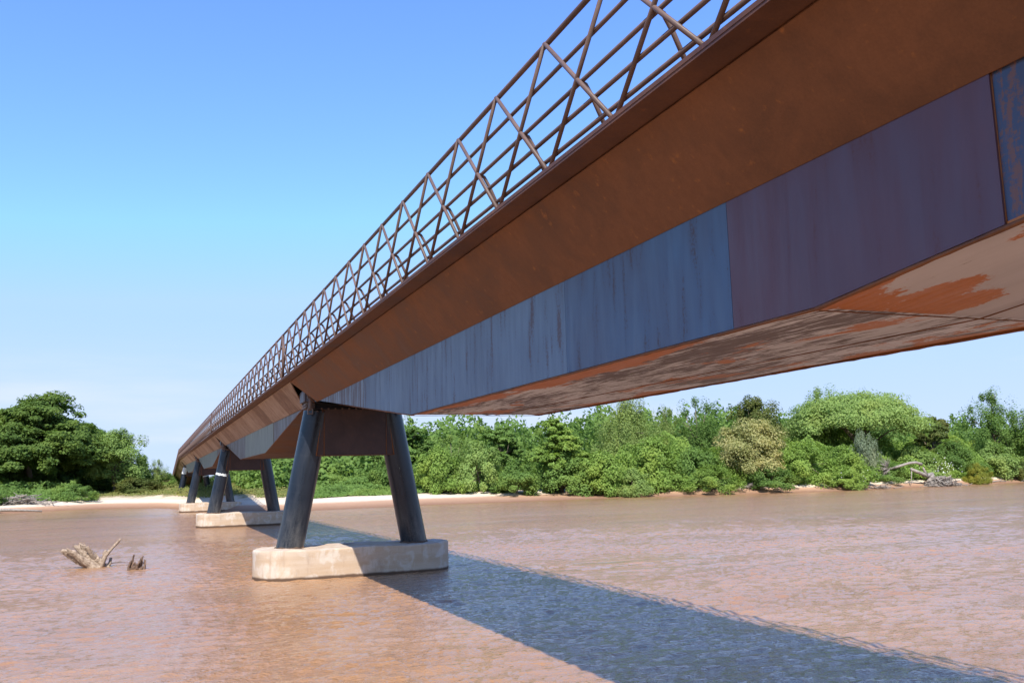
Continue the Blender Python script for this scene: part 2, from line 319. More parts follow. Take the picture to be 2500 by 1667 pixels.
def river():
    xs = grade(-2500, 2500, -13, 20, .085, 1.018, .34); ys = grade(-2000, 3000, -27, 8, .062, 1.010, .20)
    X, Y = np.meshgrid(xs, ys); DX = np.gradient(xs)[None,:]; DY = np.gradient(ys)[:,None]; res = np.maximum(DX, DY)
    rng = np.random.default_rng(77); Z = np.zeros_like(X)
    # warp breaks up the regular wave trains
    WX = X + .8*(vnoise(X, Y, 2.7, 5)-.5) + 2*(vnoise(X, Y, 9, 6)-.5); WY = Y + .8*(vnoise(X, Y, 2.3, 7)-.5) + 2*(vnoise(X, Y, 8, 8)-.5)
    env = .45+.75*vnoise(X, Y*2, 6, 9)
    for i in range(54):
        lam = .21*(4.4**rng.uniform(0, 1)**1.2); th = rng.normal(1.25, .75); k = 2*math.pi/lam
        keep = np.clip((lam/np.maximum(abs(math.cos(th))*DX, abs(math.sin(th))*DY)-2.8)/2., 0, 1); ph = rng.uniform(0, 6.28)
        q = np.sin(k*(math.cos(th)*WX+math.sin(th)*WY)+ph)
        Z += lam*.0080*min(1, .34/lam)**.75*keep*(q+.25*(q*q-.5))*1.
    cb = np.clip(1-((X-8.7)/8)**2-((Y+2.3)/3.6)**2, 0, 1)*np.clip((vnoise(X*.35, Y*1.6, 1.6, 21)-.42)*5, 0, 1)
    Z *= 1-.85*cb; Z *= np.where(X > 4, np.interp(Y-shore(X)+3*(vnoise(X*.3, Y, 2.5, 22)-.5), [-9, -4], [1, .3]), 1)
    Z *= env; Z = np.where((np.abs(X-30) > 130) | (Y > 70) | (Y < -45), 0, Z)
    nx = len(xs); i = (np.arange(len(ys)-1)[:,None]*nx + np.arange(nx-1)[None,:]).ravel()
    me = np_mesh('water', np.stack([X.ravel(), Y.ravel(), Z.ravel()], 1), np.stack([i, i+1, i+nx+1, i+nx], 1), M['water'], True); print('water verts', X.size)
    return link('water', me)
tag(river(), kind='structure')

# ------------------------------------------------------------------ bridge
S = 36.6; ZD = 0.0                      # local z=0 is the underside of the deck plate
XE, XF, XW = 2.36, 2.04, 1.384; ZJ = -.75; ZB = -1.94; T1, T2 = 12.3, 24.3
BAY = S/24; RH = 1.51
RZ = [RH, RH*.75, RH*.495, RH*.31, RH*.14]
b_ = MB(); b_.tube([(0,BAY,RH),(0,0,.03)], .025, 8); ME_A = b_.mesh('diagonal_bar', M['bar'], True)
b_ = MB(); b_.tube([(0,0,RH),(0,BAY,.03)], .025, 8); ME_B = b_.mesh('diagonal_bar', M['bar'], True)
def brace_mesh(s):
    b = MB(); b.tube([(0,0,RH*.5),(-s*.07,0,RH*.5-.03),(-s*.14,0,RH*.40),(-s*.40,0,.03)], .024, 8); return b.mesh('brace_bar', M['bar'], True)
ME_BR = {-1: brace_mesh(-1), 1: brace_mesh(1)}
def rail_mesh(L_, z):
    b = MB(); b.tube([(0,0,z),(0,L_,z)], .024, 8); return b.mesh('rail', M['bar'], True)
def railing(root, side, L_):
    nb = int(round(L_/BAY)); x = side*2.29
    b = MB(); b.tube([(x,0.05,RH),(x,L_-.05,RH)], .032, 8)
    r = b.build('railing', M['bar'], root, True)
    for z in RZ[1:]:
        link('rail', rail_mesh(L_-.1, z), r, (x-side*.02, .05, 0))
    for y in (.06, L_-.06):
        p = MB(); p.tube([(0,0,0.04),(0,0,RH+.02)], .035, 8); link('end_post', p.mesh('end_post', M['bar'], True), r, (x, y, 0))
    for i in range(nb):
        link('diagonal_bar', ME_A, r, (x+side*.025, i*BAY, 0)); link('diagonal_bar', ME_B, r, (x+side*.028, i*BAY, 0))
        link('brace_bar', ME_BR[side], r, (x, (i+.5)*BAY, 0))
    return r
def web_prof(y, L_, t1, t2):
    y0, y1 = .9, L_-.9
    if y < t1: return ZJ+.07 + (ZB-ZJ-.07)*max(0, (y-y0)/(t1-y0))
    if y > t2: return ZJ+.07 + (ZB-ZJ-.07)*max(0, (y1-y)/(y1-t2))
    return ZB
def seam(pts, r, parent):
    a, b = Vector(pts[0]), Vector(pts[1]); n = max(2, int((b-a).length/.12)); rr = random.Random(int(a.y*7+b.z*3))
    w_ = MB(); w_.tube([a.lerp(b, i/n) for i in range(n+1)], [r*rr.uniform(.75, 1.25) for i in range(n+1)], 5); return w_.build('weld_seam', M['weld'], parent, True)
def span(y0, z0, y1, z1, label, fmat, seams, wmats, smats, L_=None):
    L_ = math.hypot(y1-y0, z1-z0); rx = math.atan2(z1-z0, y1-y0)
    root = empty('bridge_span', (0, y0, z0), (rx, 0, 0)); tag(root, label, 'bridge span', 'steel spans of the footbridge')
    g = .015
    t1, t2 = (T1, T2) if L_ > 34 else (L_*.34, L_*.66)
    d = MB(); d.box((-XE, g, 0), (XE, L_-g, .028)); d.build('deck_plate', M['flange'], root)
    d = MB()
    for s in (-1, 1): d.box((s*XE-.006 if s<0 else XE-.05, g*2, .028), (s*XE+.05 if s<0 else XE+.006, L_-2*g, .07))
    d.build('edge_curb', M['flange'], root)
    for s in (-1, 1):                                    # inclined fascia plates
        q = [(s*XF, g, -.004), (s*XF, L_-g, -.004), (s*(XW+.004), L_-1.3, ZJ), (s*(XW+.004), 1.3, ZJ)]
        if s > 0: q = q[::-1]
        f = MB(); f.slab(q[::-1], .03); fo = f.build('fascia', fmat, root)
        seam([(s*(XF+.004), g, -.012), (s*(XF+.004), L_-g, -.012)], .010, fo)
        seam([(s*(XW+.012), 1.3, ZJ-.004), (s*(XW+.012), L_-1.3, ZJ-.004)], .010, fo)
        for y in seams['fascia']: seam([(s*(XF+.002), y, -.01), (s*(XW+.008), y, ZJ)], .011, fo)
        ys = [.9] + seams['web'] + [L_-.9]
        for a, b, mt in zip(ys[:-1], ys[1:], wmats):
            pts = [a] + [t for t in (t1, t2) if a < t < b] + [b]
            low = [(s*XW, y, web_prof(y, L_, t1, t2)) for y in pts]
            q = [(s*XW, b-.003, ZJ+.02), (s*XW, a+.003, ZJ+.02)] + [(x, min(max(y, a+.003), b-.003), z) for x, y, z in low]
            if s > 0: q = q[::-1]
            wb = MB(); wb.slab(q, .02); wo = wb.build('web_panel', mt, root)
        for y in seams['web']: seam([(s*(XW+.002), y, ZJ+.02), (s*(XW+.002), y, web_prof(y, L_, t1, t2))], .006, root)
    # bottom plates
    zz = lambda y: web_prof(y, L_, t1, t2)
    for (a, b), mt in zip(((.9, t1), (t1, t2), (t2, L_-.9)), smats):
        q = [(-XW-.004, a, zz(a)-.004), (-XW-.004, b, zz(b)-.004), (XW+.004, b, zz(b)-.004), (XW+.004, a, zz(a)-.004)]
        sb = MB(); sb.slab(q, .022); so = sb.build('soffit_plate', mt, root)
        for s in (-1, 1): seam([(s*(XW+.002), a, zz(a)-.014), (s*(XW+.002), b, zz(b)-.014)], .016, so)
        seam([(.35, a, zz(a)-.026), (.35, b, zz(b)-.026)], .006, so)
        seam([(-XW, b, zz(b)-.024), (XW, b, zz(b)-.024)], .005, so)
    for y in (1.0, L_-1.0):
        e = MB(); e.box((-XW+.03, y-.02, ZJ+.05), (XW-.03, y+.02, -.01)); e.build('end_diaphragm', M['black_gap'], root)
    railing(root, -1, L_); railing(root, 1, L_)
    return root
WG = ['web_dark','web_green','web_green','web_dark']
ss = lambda *k: [M[x] for x in k]
span(-36.6, 6.18, 0, 6.18, 'nearest bridge span overhead, with blue and purple side panels and patchy orange rust underneath', M['fascia'],
     {'fascia': [1.2, 15.3, 29.6, 35.9], 'web': [10.53, 13.37, 16.9, 24.15, 28.6]}, ss('web_deep','web_purple','web_blue','web_pale','web_pale','web_end'), ss('soffit_slope','soffit_flat','soffit_rust'))
span(0, 6.18, S, 6.25, 'second bridge span, streaked tan fascia, between the nearest pier and the second pier', M['fascia_streaked'],
     {'fascia': [.7, 12., 24., 35.9], 'web': [9.5, 21.5]}, ss('web_dark','web_green','web_dark'), ss('soffit_rust','soffit_rust','soffit_rust'))
span(S, 6.25, 2*S, 6.28, 'third bridge span, tan with grey green web, between the second and third piers', M['fascia_streaked'],
     {'fascia': [.7, 12., 24., 35.9], 'web': [7., 21.5]}, ss('web_dark','web_green','web_green'), ss('soffit_rust','soffit_rust','soffit_rust'))
span(2*S, 6.28, 3*S, 6.32, 'fourth bridge span, small in the distance, reaching the pier on the sandy bank', M['fascia_streaked'],
     {'fascia': [.7, 12., 24., 35.9], 'web': [5.4, 12.3, 24.3, 30.]}, ss('web_dark','web_green','web_green','web_green','web_dark'), ss('soffit_rust','soffit_rust','soffit_rust'))
span(3*S, 6.32, 3*S+32, 3.25, 'farthest bridge span, sloping down to the embankment on the far bank', M['fascia_streaked'],
     {'fascia': [.7, 12., 24.], 'web': [5.4, 12.3, 22.]}, ss('web_dark','web_green','web_green','web_dark'), ss('soffit_rust','soffit_rust','soffit_rust'))

def stadium(L_, W, z0, z1, rng, dome=.0):
    R = W/2; pts = []
    for k in range(25): a = -math.pi/2 + math.pi*k/24; pts.append((L_/2-R+R*math.cos(a), R*math.sin(a)))
    for k in range(25): a = math.pi/2 + math.pi*k/24; pts.append((-(L_/2-R)+R*math.cos(a), R*math.sin(a)))
    return pts
def pile_cap(root, z0, z1, seed):
    rng = random.Random(seed); L_, W = 6.31, 2.3; pts = stadium(L_, W, z0, z1, rng); m_ = MB(); n = len(pts)
    # dense side with slight formwork waviness
    P = []
    for i in range(n):
        a = pts[i]; b = pts[(i+1)%n]; d = math.hypot(b[0]-a[0], b[1]-a[1]); k = max(1, int(d/.15))
        for j in range(k): P.append((a[0]+(b[0]-a[0])*j/k, a[1]+(b[1]-a[1])*j/k))
    n = len(P); zs = [z0, z0+.3, 0., .05, .25, .45, .65, z1-.10, z1-.03, z1]; zs = sorted(set([z for z in zs if z0 <= z <= z1])); vs = []; fs = []
    wob = [rng.uniform(-.004,.004) for _ in range(n)]
    for zi, z in enumerate(zs):
        for i, (x, y) in enumerate(P):
            s_ = 1 - (.004 if zi == len(zs)-1 else 0) + wob[i]*.5
            top = (math.sin(x*2.3+seed)*.012 + math.sin(x*5.1+1.7)*.008 + rng.uniform(-.004,.004)) if zi == len(zs)-1 else 0
            vs.append((x*s_, y*s_, z+top))
    for r in range(len(zs)-1):
        for i in range(n): fs.append((r*n+i, r*n+(i+1)%n, (r+1)*n+(i+1)%n, (r+1)*n+i))
    base = (len(zs)-1)*n; ring = base
    for q, sc in enumerate((.97, .85, .6, .3)):
        st = len(vs)
        for i, (x, y) in enumerate(P):
            X = x*.35*(1-sc)*0 + (x if abs(x) < (L_-W)/2 else math.copysign((L_-W)/2, x)); ex = x-X
            X2 = X + ex*sc; Y2 = y*sc
            vs.append((X2, Y2, z1 + .012 + math.sin(X2*2.3+seed)*.018 + math.sin(X2*5.1+Y2*3+1.7)*.010 + rng.uniform(-.010,.010)))
        for i in range(n): fs.append((ring+i, ring+(i+1)%n, st+(i+1)%n, st+i))
        ring = st
    fs.append(tuple(range(ring, ring+n)))
    m_.add(vs, fs); o = m_.build('pile_cap', M['concrete'], root, True)
    o.data.shade_smooth() if False else None
    e = o.modifiers.new('split', 'EDGE_SPLIT'); e.split_angle = math.radians(45)
    return o
LB, LT, ZC, ZT = 2.03, 1.20, .875, 5.16
link_m = MB()
def ring_loop(mb, cz, w_, h_, t=.028, dep=.10):
    mb.box((-w_/2, -dep/2, cz-h_/2), (w_/2, dep/2, cz-h_/2+t)); mb.box((-w_/2, -dep/2, cz+h_/2-t), (w_/2, dep/2, cz+h_/2))
    mb.box((-w_/2, -dep/2+.002, cz-h_/2+t), (-w_/2+t, dep/2-.002, cz+h_/2-t)); mb.box((w_/2-t, -dep/2+.002, cz-h_/2+t), (w_/2, dep/2-.002, cz+h_/2-t))
ring_loop(link_m, .25, .17, .19); ring_loop(link_m, -.25, .17, .19); link_m.tube([(0,0,-.155),(0,0,.155)], .055, 10)
ME_LINK = link_m.mesh('hanger_link', M['bracket'])
bm_ = MB(); bm_.tube([(0,0,0),(0,-.035,0)], .032, 6); ME_BOLT = bm_.mesh('bolt', M['bar'])
def leg(root, s):
    a = Vector((s*LB, 0, ZC-.02)); b = Vector((s*LT, 0, ZT)); ln_ = (b-a).length
    mb = MB(); n = 40; R = .425; tilt = math.atan2(s*(LT-LB), ZT-ZC)
    mb.tube([(0,0,0), (0,0,.4), (0,0,ln_*.5), (0,0,ln_-.03), (0,0,ln_)], [R]*5, n)
    o = mb.build('leg', M['leg'], root, True); o.location = a; o.rotation_euler = (0, tilt, 0)
    e = o.modifiers.new('split', 'EDGE_SPLIT'); e.split_angle = math.radians(50)
    return o, ln_, R
def pier(y, zoff, label, seed, zlow=-2.5, mark=None, skew=0):
    root = empty('bridge_pier', (0, y, zoff)); tag(root, label, 'bridge pier', 'piers of the footbridge')
    pile_cap(root, zlow, ZC, seed)
    legs = [leg(root, s) for s in (-1, 1)]
    for s_ in (-1, 1):
        gm = MB(); rr = random.Random(seed*9+s_); K = 26
        pa = [(.50+rr.uniform(-.03,.05), -.03) for _ in range(K)]; pb = [(.445+rr.uniform(-.01,.02), .02+rr.uniform(0,.05)) for _ in range(K)]
        vs = [(r*math.cos(6.2832*i/K), r*math.sin(6.2832*i/K), z) for ring in (pa, pb) for i, (r, z) in enumerate(ring)] + [(0,0,.06)]
        gm.add(vs, [(i, (i+1)%K, (i+1)%K+K, i+K) for i in range(K)] + [(i+K, (i+1)%K+K, 2*K) for i in range(K)])
        go = gm.build('grout_collar', M['concrete'], root); go.location = (s_*LB, 0, ZC+.01)
    lx = lambda z: LB + (LT-LB)*(z-ZC)/(ZT-ZC)
    zb, zt = 3.76, 5.24; ins = .20; F = .37; cb = MB()
    q = [(-(lx(zb)-ins), -F, zb), (lx(zb)-ins, -F, zb), (lx(zt)-ins+.1, -F, zt), (-(lx(zt)-ins+.1), -F, zt)]
    v = q + [(x, F, z) for x, _, z in q]; cb.add(v, [(0,1,2,3),(7,6,5,4),(0,4,5,1),(1,5,6,2),(2,6,7,3),(3,7,4,0)])
    co = cb.build('cross_beam', M['plate'], root)
    wl = MB()
    for s in (-1, 1):
        wl.tube([(s*1.02, -F-.004, zb+.01), (s*1.02, -F-.004, zt)], .012, 5)
        wl.tube([(s*(lx(zb)-ins), -F-.012, zb), (s*(lx(zt)-ins+.09), -F-.012, zt)], .020, 6)
    wl.tube([(-lx(zb)+ins, -F-.004, zb+.006), (lx(zb)-ins, -F-.004, zb+.006)], .010, 5)
    wl.build('weld_seam', M['weld'], co, True)
    hb = MB(); hb.box((-1.34, -.44, zt+.002), (1.34, .44, zt+.04)); hb.box((-1.30, -.30, zt+.042), (1.30, .30, zt+.20)); hb.box((-1.34, -.44, zt+.202), (1.34, .44, zt+.235))
    ho = hb.build('head_beam', M['black_gap'], root)
    for k in range(11): link('bolt', ME_BOLT, ho, (-1.12+.224*k, -.442, zt+.021))
    for s in (-1, 1):
        bb = MB(); bb.box((s*1.66 if s<0 else 1.2, -.42, 5.50), (s*1.2 if s<0 else 1.66, .10, 5.86)); bb.box((s*1.655 if s<0 else 1.2, .105, 5.505), (s*1.2 if s<0 else 1.655, .58, 5.855))
        bo = bb.build('bearing_box', M['web_end'], root)
        bb = MB(); bb.box((s*1.60 if s<0 else 1.25, -.30, 5.30), (s*1.25 if s<0 else 1.60, .55, 5.345)); bb.box((s*1.60 if s<0 else 1.25, -.30, 5.39), (s*1.25 if s<0 else 1.60, .55, 5.43)); bb.box((s*1.56 if s<0 else 1.27, -.26, 5.345), (s*1.27 if s<0 else 1.56, .5, 5.39)); bb.box((s*1.54 if s<0 else 1.27, -.26, 5.43), (s*1.27 if s<0 else 1.54, .5, 5.50))
        bb.build('bearing_pad', M['bracket'], root)
        link('hanger_link', ME_LINK, root, (s*1.50, -.56, 5.42))
    if mark:
        for (o, ln_, R), (h0, h1, a0, a1) in zip(legs, mark):
            if h1 <= h0: continue
            mb = MB(); K = 16; vs = []
            rr = random.Random(seed+3)
            for h in (h0, h1):
                for k in range(K+1):
                    a = a0+(a1-a0)*k/K; vs.append(((R+.004)*math.cos(a), (R+.004)*math.sin(a), h+rr.uniform(-.03,.03)))
            mb.add(vs, [(k, k+1, K+2+k, K+1+k) for k in range(K)]); mb.build('paint_mark', M['white_paint'], o, True)
    return root
pier(0, 0, 'nearest pier, two dark splayed pipe legs on a rounded concrete cap standing in the river', 1)
pier(S, .04, 'second pier from the camera, its left leg ringed by a white paint band', 2, mark=[(2.60, 2.76, -2.9, -.7), (0,0,0,1)])
pier(2*S, .06, 'third pier, its pale concrete cap at the water edge of the sand bar', 3)
pier(3*S, .22, 'farthest pier on the sand, its left leg painted white near the top', 4, mark=[(3.3, 4.2, -3.1, 0), (2.9, 3.05, -3., 0)])
ab = MB(); ab.box((-3.0, 142.2, 0.5), (3.0, 144.6, 3.2)); ab.box((-3.0, 143.6, 3.2), (3.0, 144.6, 4.3)); ab.box((-3.2, 142.0, .3), (-2.6, 150, 3.0)); ab.box((2.6, 142.0, .3), (3.2, 150, 3.0))
tag(bevel(ab.build('bridge_abutment', M['concrete']), .04), 'concrete abutment under the far low end of the bridge, behind bushes', 'abutment')

# ------------------------------------------------------------------ foliage
def leaf_mesh(name, pos, nrm, size, mat, rng, aspect=1.7):
    n = len(pos); nrm = nrm/np.maximum(np.linalg.norm(nrm, axis=1, keepdims=True), 1e-6)
    r = rng.normal(size=(n,3)); u = np.cross(nrm, r); u /= np.maximum(np.linalg.norm(u, axis=1, keepdims=True), 1e-6); v = np.cross(nrm, u)
    s = size[:,None]*rng.uniform(.6, 1.4, (n,1)); a = u*s*aspect*.5; b = v*s*.5
    bend = nrm*s*.18
    V = np.stack([pos-a, pos-b*.9-a*.1+bend, pos+a, pos+b*.9+a*.1+bend], 1).reshape(-1,3)
    return np_mesh(name, V, np.arange(4*n).reshape(n,4), mat)
def crown_pts(rng, R, H, ncl, per, style):
    """clump centres through an ellipsoid of radius R and height H (base at z=0)"""
    P = []; Nn = []; cen = []
    for i in range(ncl):
        a = rng.uniform(0, 2*math.pi); t = rng.uniform(0, 1)
        if style == 'umbrella':
            rr = math.sqrt(rng.uniform(.02, 1)); z = .45+.55*math.sqrt(max(0, 1-rr*rr*.93))*rng.uniform(.55, 1) ; rr *= .92
            c = np.array([R*rr*math.cos(a), R*rr*math.sin(a), H*z*.93]); cr_ = np.array([.20*R, .20*R, .075*H])*rng.uniform(.7,1.3)
        elif style == 'bush':
            ph = rng.uniform(0, 1); rr = rng.uniform(.55, 1)
            c = np.array([R*rr*math.cos(a)*math.cos(ph*1.5), R*rr*math.sin(a)*math.cos(ph*1.5), H*.9*math.sin(ph*1.5)*rr+.05*H]); cr_ = np.array([.22*R, .22*R, .14*H])*rng.uniform(.6,1.3)
        elif style == 'willow':
            ph = rng.uniform(.05, 1); rr = rng.uniform(.5, 1)
            c = np.array([R*rr*math.cos(a)*math.cos(ph*1.5), R*rr*math.sin(a)*math.cos(ph*1.5), H*.25+H*.65*math.sin(ph*1.5)*rr]); cr_ = np.array([.13*R, .13*R, .20*H])*rng.uniform(.6,1.3)
        elif style == 'feather':
            ph = rng.uniform(-.3, 1); rr = rng.uniform(.35, 1)
            c = np.array([R*rr*math.cos(a)*math.cos(ph*1.5), R*rr*math.sin(a)*math.cos(ph*1.5), H*.35+H*.58*math.sin(ph*1.5)*rr]); cr_ = np.array([.17*R, .17*R, .10*H])*rng.uniform(.5,1.4)
        else:
            ph = rng.uniform(-.45, 1); rr = rng.uniform(.5, 1)*(1+.12*math.sin(3*a+i))
            c = np.array([R*rr*math.cos(a)*math.cos(ph*1.5), R*rr*math.sin(a)*math.cos(ph*1.5), H*.42+H*.52*math.sin(ph*1.5)*rr]); cr_ = np.array([.23*R, .23*R, .10*H])*rng.uniform(.6,1.35)
        k = int(per*rng.uniform(.5, 1.5)); d = rng.normal(size=(k,3)); d /= np.linalg.norm(d, axis=1, keepdims=True); rad = rng.uniform(0, 1, (k,1))**.45
        p = c + d*rad*cr_*1.15
        if style == 'willow': p[:,2] -= np.abs(rng.normal(size=k))*.05*H
        if style == 'umbrella': p[:,2] = c[2] + (p[:,2]-c[2])*.9
        o = p - np.array([0,0,H*.35]); o /= np.linalg.norm(o, axis=1, keepdims=True)
        P.append(p); Nn.append(d*.55 + o*.5 + np.array([0,0,.45]) + rng.normal(size=(k,3))*.42); cen.append(c)
    return np.concatenate(P), np.concatenate(Nn), np.array(cen)
def lobed_pts(rng, R, H, nl, ncl, per):
    P = []; Nn = []; cen = []
    for j in range(nl):
        a = j*2.399+rng.uniform(-.3,.3); rr = math.sqrt((j+.3)/nl); c = np.array([R*.68*rr*math.cos(a), R*.68*rr*math.sin(a), H*(.78-.52*rr**1.5)*rng.uniform(.85,1.08)]); lr = R*rng.uniform(.26,.40); lh = lr*rng.uniform(.55,.75)
        for q in range(ncl):
            b = rng.uniform(0, 6.28); ph = rng.uniform(-.35, 1.); d0 = np.array([math.cos(b)*math.cos(ph*1.5), math.sin(b)*math.cos(ph*1.5), math.sin(ph*1.5)]); cc = c + d0*np.array([lr, lr, lh])*rng.uniform(.6,1.08)
            k = int(per*rng.uniform(.4,1.6)); d = rng.normal(size=(k,3)); d /= np.linalg.norm(d, axis=1, keepdims=True); sc = np.array([.24*lr, .24*lr, .11*lr])*rng.uniform(.7,1.5)
            p = cc + d*(rng.uniform(0,1,(k,1))**.5)*sc*1.2; P.append(p); Nn.append(d*.4+d0*.5+np.array([0,0,.5])+rng.normal(size=(k,3))*.4); cen.append(cc)
    return np.concatenate(P), np.concatenate(Nn), np.array(cen)
def trunk_mesh(rng, H, R, cen, seed, lean=0., thin=1.):
    mb = MB(); base = H*.035*thin
    nst = 1 if seed % 3 else 3
    for j in range(nst):
        dx, dy = (rng.uniform(-.1,.1)*R, rng.uniform(-.1,.1)*R); top = Vector((dx*3+lean, dy*3, H*.55))
        pts = [Vector((dx*.3, dy*.3, -.6)), Vector((dx*.5, dy*.5, H*.12)), Vector((dx*1.4+lean*.4, dy*1.2, H*.3)), top]
        mb.tube(pts, [base/(1+.4*j), base*.8/(1+.4*j), base*.6/(1+.4*j), base*.35/(1+.4*j)], 7)
        for q in rng.choice(len(cen), min(len(cen), 11), replace=False):
            c = Vector(cen[q]); f = rng.uniform(.25, .9); s_ = pts[1].lerp(top, f); mid = s_.lerp(c, .5) + Vector((rng.normal()*.05*R, rng.normal()*.05*R, .06*H))
            mb.tube([s_, mid, c], [base*.34, base*.2, base*.07], 5)
    return mb.mesh('trunk', M['bark'], True)
PROTO = {}
def make_proto(key, R, H, ncl, per, style, size, seed):
    rng = np.random.default_rng(seed); P, Nn, cen = lobed_pts(rng, R, H, *ncl, int(per*1.5)) if style == 'lobed' else crown_pts(rng, R, H, ncl, int(per*2.6), style); size *= .60
    if style != 'bush': pass
    asp = 3.2 if style == 'willow' else 1.7
    me = leaf_mesh('crown', P, Nn, np.full(len(P), size), LM['mid'], rng, asp)
    PROTO[key] = (me, trunk_mesh(rng, H, R, cen, seed), R, H)
make_proto('round1', 4.5, 10, (13, 26), 55, 'lobed', .30, 11); make_proto('round2', 4.5, 10, 80, 120, 'round', .30, 12)
make_proto('round3', 4.5, 9, (10, 30), 55, 'lobed', .28, 14)
make_proto('umbrella', 9, 12, 190, 110, 'umbrella', .30, 13); make_proto('feather', 4.2, 12, 85, 75, 'feather', .22, 16); make_proto('feather2', 4., 11, 70, 80, 'feather', .22, 17)
make_proto('willow', 5.3, 12, 110, 100, 'willow', .17, 19); make_proto('big', 12.5, 16, (17, 48), 85, 'lobed', .46, 20); make_proto('big2', 8.5, 14, (12, 42), 75, 'lobed', .40, 22)
make_proto('bush1', 3.5, 4, 60, 95, 'bush', .24, 23); make_proto('bush2', 3.5, 4, 70, 85, 'bush', .26, 25); make_proto('bush3', 3.5, 4, 50, 110, 'bush', .22, 26)
make_proto('cream', 4.4, 7.5, 120, 90, 'round', .24, 28)
prng = random.Random(5)
def plant(name, cat, proto, x, y, ztop, W, mat, label, group=None, trunk=True, bare=False):
    g = float(gz(x, y)); H = max(1., ztop-g+.1); me, tr, R, Hp = PROTO[proto]
    t = empty(name, (x, y, g-.1), (0, 0, prng.uniform(0, 6.28))); tag(t, label, cat, group)
    t.scale = (W/2/R, W/2/R, H/Hp)
    c = link('crown', me, t); c.material_slots[0].link = 'OBJECT'; c.material_slots[0].material = LM[mat]
    link('trunk', tr, t)
    return t
TG = 'trees along the far bank'; SG = 'shrubs along the far bank'
TREES = [
 ('big',-22.5,128,18.2,27,'dark','huge dark green spreading tree dominating the left bank'),
 ('big2',-38,118,17.,19,'dark','dark green tree cut off by the left edge of the photo'),
 ('round2',-11,127,11.8,9.5,'light','lighter feathery green tree at the right edge of the big dark left tree'),
 ('big2',-16.5,142,16.,16,'mid','tree behind and just right of the huge dark left tree'),
 ('round1',27.8,93,11.8,10,'mid','dark green tree with ragged crown just right of the nearest right pier leg'),
 ('feather2',31.1,85,8.6,7.5,'light','thin feathery treetop under the flat start of the near span'),
 ('round3',36.4,82,10.9,9,'mid','bushy tree reaching up behind the lowest edge of the near span'),
 ('round1',41.2,74,11.8,9.4,'bright','deep green leafy tree with dark shadowed hollows, in the middle of the far bank'),
 ('willow',53.7,79,14.,10.8,'pale','pale drooping willow-like tree with bare twigs touching the bridge soffit'),
 ('feather',66.4,90,13.1,6,'pale','slender pale treetop just right of the drooping willow-like tree'),
 ('feather2',67.1,82,13.8,9,'mid','feathery green tree left of the reddish tinged one, above the cream flowering tree'),
 ('round2',74.2,79,13.3,9,'olive','dark tree with reddish tinged top, left of the great light green tree'),
 ('cream',64.3,66.2,9.3,9.2,'cream','cream flowering round tree standing forward over the bank'),
 ('umbrella',88.7,75,14.3,20,'light','great light green umbrella-shaped tree, widest on the right bank'),
 ('feather2',85.5,78,15.2,10,'light','feathery light green treetop rising out of the great umbrella tree'),
 ('round3',101.5,73,11.6,8.5,'olive','brownish flowering tree right of the great umbrella tree'),
 ('feather',116.1,75,14.8,10,'mid','tall feathery tree near the right edge of the photo'),
 ('round2',122.5,72,11.9,10,'mid','round green tree cut off by the right edge of the photo'),
 ('round2',15,96,8.4,9,'dark','dark tree low behind the gap between the nearest pier legs'),
 ('round3',21.5,100,9.4,9,'dark','dark tree directly left of the nearest right pier leg'),
 ('round1',10.5,108,9.2,8,'dark','dark tree behind the right leg of the second pier'),
]
for pr, x, y, zt, W, mt, lb in TREES: plant('tree', 'tree', pr, x, y, zt, W, mt, lb, TG)
